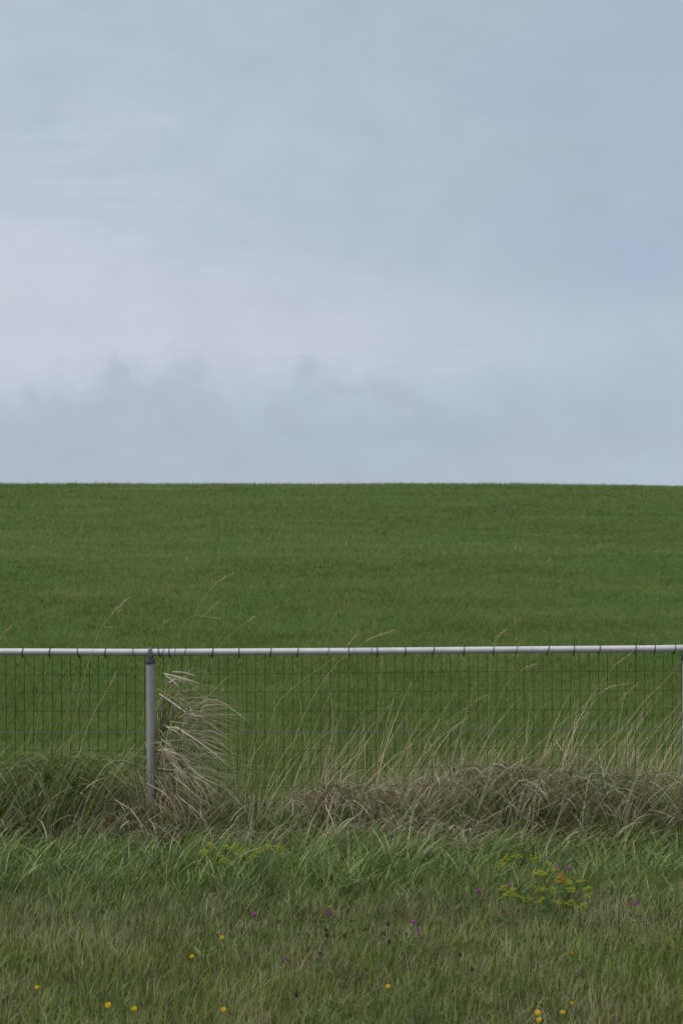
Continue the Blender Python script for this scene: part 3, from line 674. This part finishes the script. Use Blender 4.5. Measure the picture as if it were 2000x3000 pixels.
ST = [
 ([(205, 2180), (240, 2010), (265, 1925), (300, 1835), (335, 1790), (378, 1752)], 7.62, 'tallest seed stalk left of the post, bending right above the rail', .14, .7, .6, [[(303, 1836), (328, 1838)], [(335, 1792), (352, 1789)]]),
 ([(430, 2150), (480, 2000), (515, 1900), (560, 1806), (600, 1806), (643, 1813)], 7.95, 'seed stalk above the rail right of the post with a level drooping head', .12, .6, .5, [[(598, 1806), (615, 1785), (645, 1760)]]),
 ([(520, 2150), (545, 1960), (575, 1790), (610, 1735), (640, 1704), (682, 1680)], 8.0, 'highest seed stalk of all, arching over the field right of the post', .12, .6, .5, None),
 ([(560, 2120), (590, 1990), (650, 1885), (700, 1840), (745, 1808)], 7.98, 'faint stalk slanting from the tussock to above the rail, without a clear head', .05, .4, .4, None),
 ([(-60, 2100), (-20, 1920), (5, 1865), (32, 1835)], 7.9, 'short tip of a stalk showing above the rail at the left edge', .05, .6, .5, None),
 ([(400, 2200), (440, 2000), (455, 1900), (480, 1825), (496, 1816)], 7.96, 'thin faint stalk above the rail just right of the post', .05, .5, .5, None),
 ([(845, 2240), (886, 2108), (936, 2014), (989, 1943), (1047, 1896), (1087, 1871), (1154, 1847)], 7.60, 'long stalk crossing the rail at mid fence, its head curving over to the right', .17, .6, .7, None),
 ([(790, 2140), (815, 2060), (851, 2023), (958, 1943), (1007, 1903), (1041, 1862)], 7.62, 'slanting stalk crossing the rail beside the longer curved one at mid fence', .07, .5, .6, None),
 ([(1100, 2200), (1110, 2081), (1114, 2000), (1119, 1925)], 7.80, 'straight upright pale stalk ending just under the rail', .06, .5, .7, None),
 ([(1425, 2200), (1432, 2040), (1443, 1903), (1456, 1867), (1483, 1845)], 7.85, 'stalk right of centre with a pale curled head above the rail', .08, .6, .8, None),
 ([(1500, 2270), (1568, 2193), (1621, 2139), (1688, 2086), (1760, 2028), (1800, 2010), (1845, 2003)], 7.62, 'long low stalk sweeping right with its head flattened under the rail', .15, .75, .6, None),
 ([(1694, 2266), (1733, 2224), (1773, 2179), (1836, 2121), (1880, 2063), (1938, 2005), (1996, 1938)], 7.62, 'thick tan stalk reaching up to the right edge below the rail', .10, .85, .55, None),
 ([(1639, 2282), (1660, 2235), (1684, 2184), (1700, 2140), (1724, 2090)], 7.60, 'straight stout tan stalk leaning right at the left of the fan', .05, .95, .7, None),
 ([(1925, 2291), (1924, 2246), (1943, 2179), (1972, 2130), (2004, 2080)], 7.62, 'yellowish stalk kinked near its base at the right edge', .07, .85, .6, None),
 ([(1800, 2200), (1813, 2112), (1822, 2065), (1831, 2028)], 7.66, 'short stalk with a plump pale head inside the right hand fan', .05, .8, .9, None),
 ([(1620, 2250), (1680, 2120), (1746, 2023), (1804, 1947), (1853, 1912)], 7.9, 'long thin stalk touching the rail from below near the right end', .15, .5, .5, None),
 ([(1715, 2230), (1760, 2130), (1820, 2050), (1870, 2000), (1862, 2010)][:4], 7.95, 'fine green stalk in the middle of the right hand fan', .10, .4, .5, None),
 ([(1420, 2190), (1455, 2070), (1500, 1985), (1540, 1958), (1575, 1945)], 8.0, 'stalk arching right below the rail at three quarters of the fence', .12, .5, .5, None),
 ([(1300, 2130), (1340, 2090), (1375, 2070), (1400, 2050), (1430, 2037)], 8.0, 'faint slanting stalk with a thin head below the fence centre right', .09, .5, .5, None),
 ([(968, 2184), (975, 2108), (969, 2050), (960, 1990), (947, 1927)], 7.66, 'pale upright stalk leaning slightly left, touching the rail at mid fence', .0, .75, .75, None),
 ([(806, 2242), (804, 2140), (803, 2050), (805, 1965)], 7.66, 'dead straight vertical grey green stalk left of the fence centre', .0, .45, .8, None),
 ([(902, 2242), (891, 2157), (884, 2100), (878, 2050)], 7.66, 'short pale stalk leaning left just left of centre', .0, .8, .7, None),
 ([(755, 2269), (760, 2188), (756, 2130), (753, 2086)], 7.68, 'reddish brown stalk standing between the tussock and the fence centre', .05, .95, .0, None),
 ([(250, 2150), (277, 2086), (304, 2041), (341, 1970)], 7.62, 'pale pair-like slender stalk leaning right midway between left edge and post', .08, .7, .8, None),
 ([(185, 2160), (192, 2112), (204, 2055), (219, 2005)], 7.66, 'brownish slender stalk left of the post, below the rail', .04, .85, .3, None),
 ([(954, 2394), (956, 2330), (955, 2270), (953, 2206)], 7.50, 'bright dry straw standing upright in the litter below the fence centre', .0, 1, .85, None),
 ([(1226, 2420), (1190, 2345), (1159, 2269), (1135, 2245), (1110, 2229)], 7.46, 'bleached straw bent over to the left in the litter right of centre', .0, 1, .7, None),
 ([(1475, 2424), (1429, 2376), (1367, 2313), (1330, 2290), (1290, 2275)], 7.46, 'long tan straw lying slantwise across the litter', .0, 1, .75, None),
 ([(1550, 2408), (1510, 2370), (1465, 2327), (1430, 2308), (1405, 2298)], 7.48, 'tan straw lying beside the longer slanting one in the litter', .0, 1, .7, None),
 ([(1625, 2168), (1636, 2183), (1649, 2200)][::-1], 7.60, 'tiny bright straw fragment caught at the foot of the mesh on the right', .0, 1, 1, None),
 ([(726, 2462), (738, 2400), (743, 2350), (746, 2330)], 7.36, 'short bright straw standing in front of the litter left of centre', .0, 1, .8, None),
]
for i, (pts, Yd, lab, hd, ag, ti, fk) in enumerate(ST):
    thick = .0023 if Yd < 7.63 and ag > .8 else (.0016 if pts[-1][1] < 1900 else .0017)
    stalk(pts, Yd, lab, hd, ag, ti, r=thick, fork=fk, root=('fragment' not in lab and pts[0][1] < 2300))

# ------------------------------------------------------------------ flowers
def place(px_, py_, h): 
    Yd = (CAMH-h)*F/(py_-1500); return np.array([(px_-1000)/F*Yd, Yd, h])
def make_stem(o, base, head, mat, r=.0011):
    g = Geo(); mid = (base+head)/2+np.array([random.gauss(0, .006), random.gauss(0, .006), 0])
    g.tube(spline([base, mid, head], 9), np.linspace(r*1.2, r*.85, 9), 6)
    return g.build('stem', mat, o, True, base)
def petals(g, c, nrm, r, n_, lift, w0, seed=0):
    nrm = nrm/np.linalg.norm(nrm); a0 = np.cross(nrm, (0.3, .2, 1.)); a0 /= np.linalg.norm(a0); b0 = np.cross(nrm, a0)
    for k in range(n_):
        a = 2*math.pi*(k+R()*.5)/n_+seed; d = math.cos(a)*a0+math.sin(a)*b0; s_ = -math.sin(a)*a0+math.cos(a)*b0; rr_ = r*random.uniform(.88, 1.08)
        p0 = c; p1 = c+d*rr_*.55+nrm*lift*.75; p2 = c+d*rr_+nrm*lift
        Vv = np.array([p0-s_*w0*.25, p0+s_*w0*.25, p1+s_*w0*.5, p1-s_*w0*.5, p2+s_*w0*.42, p2-s_*w0*.42])
        g.add(Vv, np.array([[0, 1, 2, 3], [3, 2, 4, 5]]), np.full(6, R()), np.zeros(6))
def yellow(px_, py_, label, r=.0115, h=.105, mat=None, tilt=.8):
    r = r*.80; tilt = random.uniform(.35, .95)
    hd = place(px_, py_, h); base = hd+np.array([random.gauss(0, .012), random.gauss(.005, .008), 0]); base[2] = float(ground_z(base[0], base[1]))
    o = empty('yellow_flower', base, label, 'flower', 'yellow flowers in the verge'); base = np.array(o.location)
    make_stem(o, base, hd-np.array([0, 0, .004]), M_STEM)
    g = Geo(); nm = np.array([random.gauss(0, .35), -tilt, 1.])
    petals(g, hd, nm, r, 22, r*.35, .0042); petals(g, hd+nm*.0008, nm, r*.75, 16, r*.5, .0036, .1); petals(g, hd+nm*.0016, nm, r*.45, 12, r*.55, .003, .2)
    g.build('petals', mat or M_YEL, o, origin=base)
    g = Geo(); g.tube([hd-nm/np.linalg.norm(nm)*.009, hd-nm/np.linalg.norm(nm)*.005, hd+nm*.001], [.0015, .0036, .0042], 8); g.build('calyx', M_STEM, o, True, base)
def clover(px_, py_, label, r=.0115, h=.11, mat=None, name='clover_flower', cat='flower', grp='purple clover heads', leaves=True, oval=1.0):
    r = r*.92
    hd = place(px_, py_, h); base = hd+np.array([random.gauss(0, .015), random.gauss(.005, .01), 0]); base[2] = float(ground_z(base[0], base[1]))
    o = empty(name, base, label, cat, grp); base = np.array(o.location)
    make_stem(o, base, hd-np.array([0, 0, r*.7]), M_STEM if mat is not M_BROWN else M_RSTEM)
    g = Geo(); g.ellipsoid(hd, r*.62, r*.62, r*.66*oval, 10, 6)
    for k in range(110):
        zz = random.uniform(-.75, 1); a = R()*6.283; q = math.sqrt(max(0, 1-zz*zz)); d = np.array([q*math.cos(a), q*math.sin(a), zz*oval]); up_ = d+np.array([0, 0, .55])
        s_ = np.cross(d, (0, 0, 1.)); s_ /= np.linalg.norm(s_)+1e-6; c0 = hd+d*r*.45; c1 = hd+d*r*.78+up_*r*.06; c2 = hd+d*r*.85+up_*r*.2; w_ = r*.12
        Vv = np.array([c0-s_*w_*.6, c0+s_*w_*.6, c1+s_*w_, c1-s_*w_, c2+s_*w_*.3, c2-s_*w_*.3]); g.add(Vv, np.array([[0, 1, 2, 3], [3, 2, 4, 5]]), np.full(6, R()), np.zeros(6))
    g.build('flower_head', mat or M_PUR, o, origin=base)
    if leaves:
        for l_ in range(3):
            g = Geo(); a = R()*6.28; d = np.array([math.cos(a), math.sin(a), .25]); zc_ = base+(hd-base)*random.uniform(.45, .8); c0 = zc_+d*.02
            g.tube([zc_, c0], .0006, 4)
            for q in (-1.2, 0, 1.2):
                dd = np.array([math.cos(a+q), math.sin(a+q), .1]); ss = np.array([-dd[1], dd[0], 0])
                Vv = np.array([c0, c0+dd*.008+ss*.0055, c0+dd*.017, c0+dd*.008-ss*.0055]); g.add(Vv, np.array([[0, 1, 2, 3]]), np.full(4, R()), np.zeros(4))
            g.build('leaf', M_LEAF, o, origin=base)
for a in [(109, 2895, 'narrow yellow flower low in the verge near the left edge', .0095), (317, 2947, 'larger of the two round yellow flowers at the bottom left', .0122),
          (393, 2957, 'smaller round yellow flower at bottom left, right of its larger twin', .0108), (655, 2960, 'yellow flower at the bottom edge left of centre, seen edge on', .0105),
          (562, 2804, 'small yellow flower in the verge below the left umbels', .0095), (650, 2748, 'small orange-yellow flower highest in the left half of the verge', .0095),
          (1136, 2892, 'lone yellow flower right of centre low in the verge', .0100), (1575, 2969, 'upper bright yellow flower of the touching pair at bottom right', .0120),
          (1579, 2990, 'lower bright yellow flower of the touching pair at bottom right', .0100), (1647, 2969, 'round yellow flower just right of the touching pair', .0108),
          (1671, 2941, 'small dull yellow flower above the others at bottom right', .0085), (1856, 2699, 'tiny pale yellow flower near the right edge under a purple clover', .0068),
          (967, 2658, 'tiny pale yellow bloom directly above a purple clover head at centre', .0055)]:
    yellow(a[0], a[1], a[2], a[3], h=.095 if a[1] > 2700 else .12)
yellow(1674, 2796, 'orange flower bud alone in the verge at the right', .0075, .115, M_ORG)
for a in [(745, 2682, 'violet clover head alone left of centre', .0118, M_PUR), (966, 2676, 'magenta clover head at centre under a tiny yellow bloom', .0125, M_PUR),
          (1212, 2703, 'bright purple clover head, upper of the pair right of centre', .0115, M_PUR), (1223, 2726, 'mauve clover head just under the bright one right of centre', .0100, M_PUR),
          (1136, 2708, 'dull rose clover head, upper of two faded ones right of centre', .0115, M_DUSK), (1123, 2736, 'smaller faded rose clover head below its neighbour right of centre', .0090, M_DUSK),
          (1189, 2738, 'greyish faded clover head between the rose and purple ones', .0085, M_DUSK), (841, 2813, 'small purple clover head low in the verge left of centre', .0090, M_PUR),
          (936, 2795, 'dusky faded clover head low in the verge at centre', .0095, M_DUSK)]:
    clover(a[0], a[1], a[2], a[3], .115, a[4])
for a in [(1403, 2612, 'pink purple clover head left of the yellow umbels on the right', .0135), (1492, 2594, 'violet clover head among the left umbels of the right cluster', .0105),
          (1635, 2543, 'left one of two purple clover heads above the right umbels', .0110), (1664, 2547, 'right one of two purple clover heads above the right umbels', .0115),
          (1858, 2650, 'purple clover head near the right edge of the verge', .0125)]:
    clover(a[0], a[1], a[2], a[3], .20 if a[1] < 2600 else .17)
for a in [(955, 2727, 'upper dark brown seed head below the magenta clover at centre', .0085), (957, 2742, 'lower dark brown seed head touching the one above it at centre', .0085),
          (1008, 2744, 'reddish brown seed head right of the dark centre pair', .0080), (1139, 2761, 'brown seed head below the faded rose clovers', .0080),
          (1347, 2799, 'dark red seed head right of centre in the verge', .0080), (1383, 2842, 'dark red seed head lowest in the right half of the verge', .0080),
          (868, 2918, 'dark brown seed head near the bottom edge at centre', .0080)]:
    clover(a[0], a[1], a[2], a[3], .115, M_BROWN, 'seed_head_plant', 'seed head', 'brown spent seed heads', leaves=False, oval=1.35)
# umbel plants
def umbel_plant(heads, Yd, label, leaves=5, orange=()):
    xs_ = [h_[0] for h_ in heads]; bx = sum(xs_)/len(xs_); b0 = at(bx, 2500, Yd); b0[2] = float(ground_z(b0[0], Yd))
    o = empty('umbel_plant', b0, label, 'wildflower', 'yellow green umbel plants in the long grass'); b0 = np.array(o.location)
    H = [at(a_, b_, Yd+random.uniform(-.06, .06)) for a_, b_ in heads]
    zmax = max(h_[2] for h_ in H); fk = b0+np.array([random.gauss(0, .01), 0, max(.04, .45*zmax)])
    g = Geo(); g.tube(spline([b0, (b0+fk)/2+np.array([.004, 0, 0]), fk], 7), .0022, 6)
    for h_ in H:
        h_[2] = max(h_[2], .09)
        st_ = fk if h_[2] > fk[2]+.02 else b0+(fk-b0)*.4
        g.tube(spline([st_, (st_+h_)/2+np.array([0, 0, -.008]), h_-np.array([0, 0, .012])], 8), .0012, 5)
    g.build('stem', M_STEM, o, True, b0)
    for i, h_ in enumerate(H):
        g = Geo(); rad = random.uniform(.016, .024); tl = np.array([random.gauss(0, .3), -.55+random.gauss(0, .2)])
        for k in range(11):
            a = 2*math.pi*k/11+R()*.3; q = rad*(.9 if k % 3 else .4); e = h_+np.array([q*math.cos(a), q*math.sin(a), random.uniform(-.006, .010)-q*.3-q*(tl[0]*math.cos(a)-tl[1]*math.sin(a))])
            g.tube([h_-np.array([0, 0, .012]), e], .0004, 4)
            for j in range(11):
                cc = e+np.array([random.gauss(0, .0032), random.gauss(0, .0032), random.gauss(.001, .0013)]); dd = np.array([random.gauss(0, 1), random.gauss(0, 1)-.6, 1.2]); dd /= np.linalg.norm(dd)
                s1 = np.cross(dd, (1, .2, 0)); s1 /= np.linalg.norm(s1); s2 = np.cross(dd, s1); q_ = .0019
                Vv = np.array([cc-s1*q_, cc-s2*q_, cc+s1*q_, cc+s2*q_]); g.add(Vv, np.array([[0, 1, 2, 3]]), np.full(4, R()), np.zeros(4))
        g.build('umbel', M_UMBO if i in orange else M_UMB, o, origin=b0)
    for l_ in range(leaves):
        g = Geo(); a = R()*6.28; d = np.array([math.cos(a), math.sin(a)*.7, .5]); L_ = random.uniform(.07, .13); C = spline([b0+np.array([0, 0, .01]), b0+d*L_*.6, b0+d*L_+np.array([0, 0, -.015])], 8); g.tube(C, .001, 4)
        for i in range(2, 8):
            for s_ in (-1, 1):
                dd = np.array([math.cos(a+s_*1.1), math.sin(a+s_*1.1), .15]); ss = np.array([-dd[1], dd[0], 0]); w_ = .024*(1-.07*i)
                Vv = np.array([C[i], C[i]+dd*w_*.5+ss*w_*.28, C[i]+dd*w_, C[i]+dd*w_*.5-ss*w_*.28]); g.add(Vv, np.array([[0, 1, 2, 3]]), np.full(4, R()), np.zeros(4))
        g.build('leaf', M_LEAF, o, origin=b0)
umbel_plant([(600, 2496), (616, 2477)], 6.48, 'smallest umbel plant, leftmost of the left cluster')
umbel_plant([(670, 2484), (688, 2478), (647, 2507), (652, 2522), (704, 2494)], 6.46, 'full yellow green umbel plant in the middle of the left cluster')
umbel_plant([(762, 2494), (742, 2509), (790, 2483), (818, 2480), (822, 2496)], 6.48, 'loose umbel plant at the right of the left cluster')
umbel_plant([(1514, 2507), (1483, 2514), (1470, 2532)], 6.26, 'tall sparse umbel plant at the upper left of the right cluster')
umbel_plant([(1476, 2601), (1480, 2622), (1510, 2622), (1541, 2632), (1500, 2608)], 6.02, 'low umbel plant at the lower left of the right cluster')
umbel_plant([(1563, 2517), (1575, 2556), (1608, 2534), (1621, 2547), (1590, 2560)], 6.20, 'umbel plant at the top middle of the right cluster')
umbel_plant([(1641, 2570), (1646, 2580), (1581, 2604), (1621, 2607), (1583, 2637), (1632, 2640)], 6.02, 'umbel plant with an orange tinted top in the middle of the right cluster', orange=(0, 1))
umbel_plant([(1670, 2590), (1675, 2607), (1702, 2578), (1720, 2600), (1722, 2625), (1666, 2643), (1706, 2652)], 5.98, 'brightest and fullest umbel plant at the right of the right cluster')
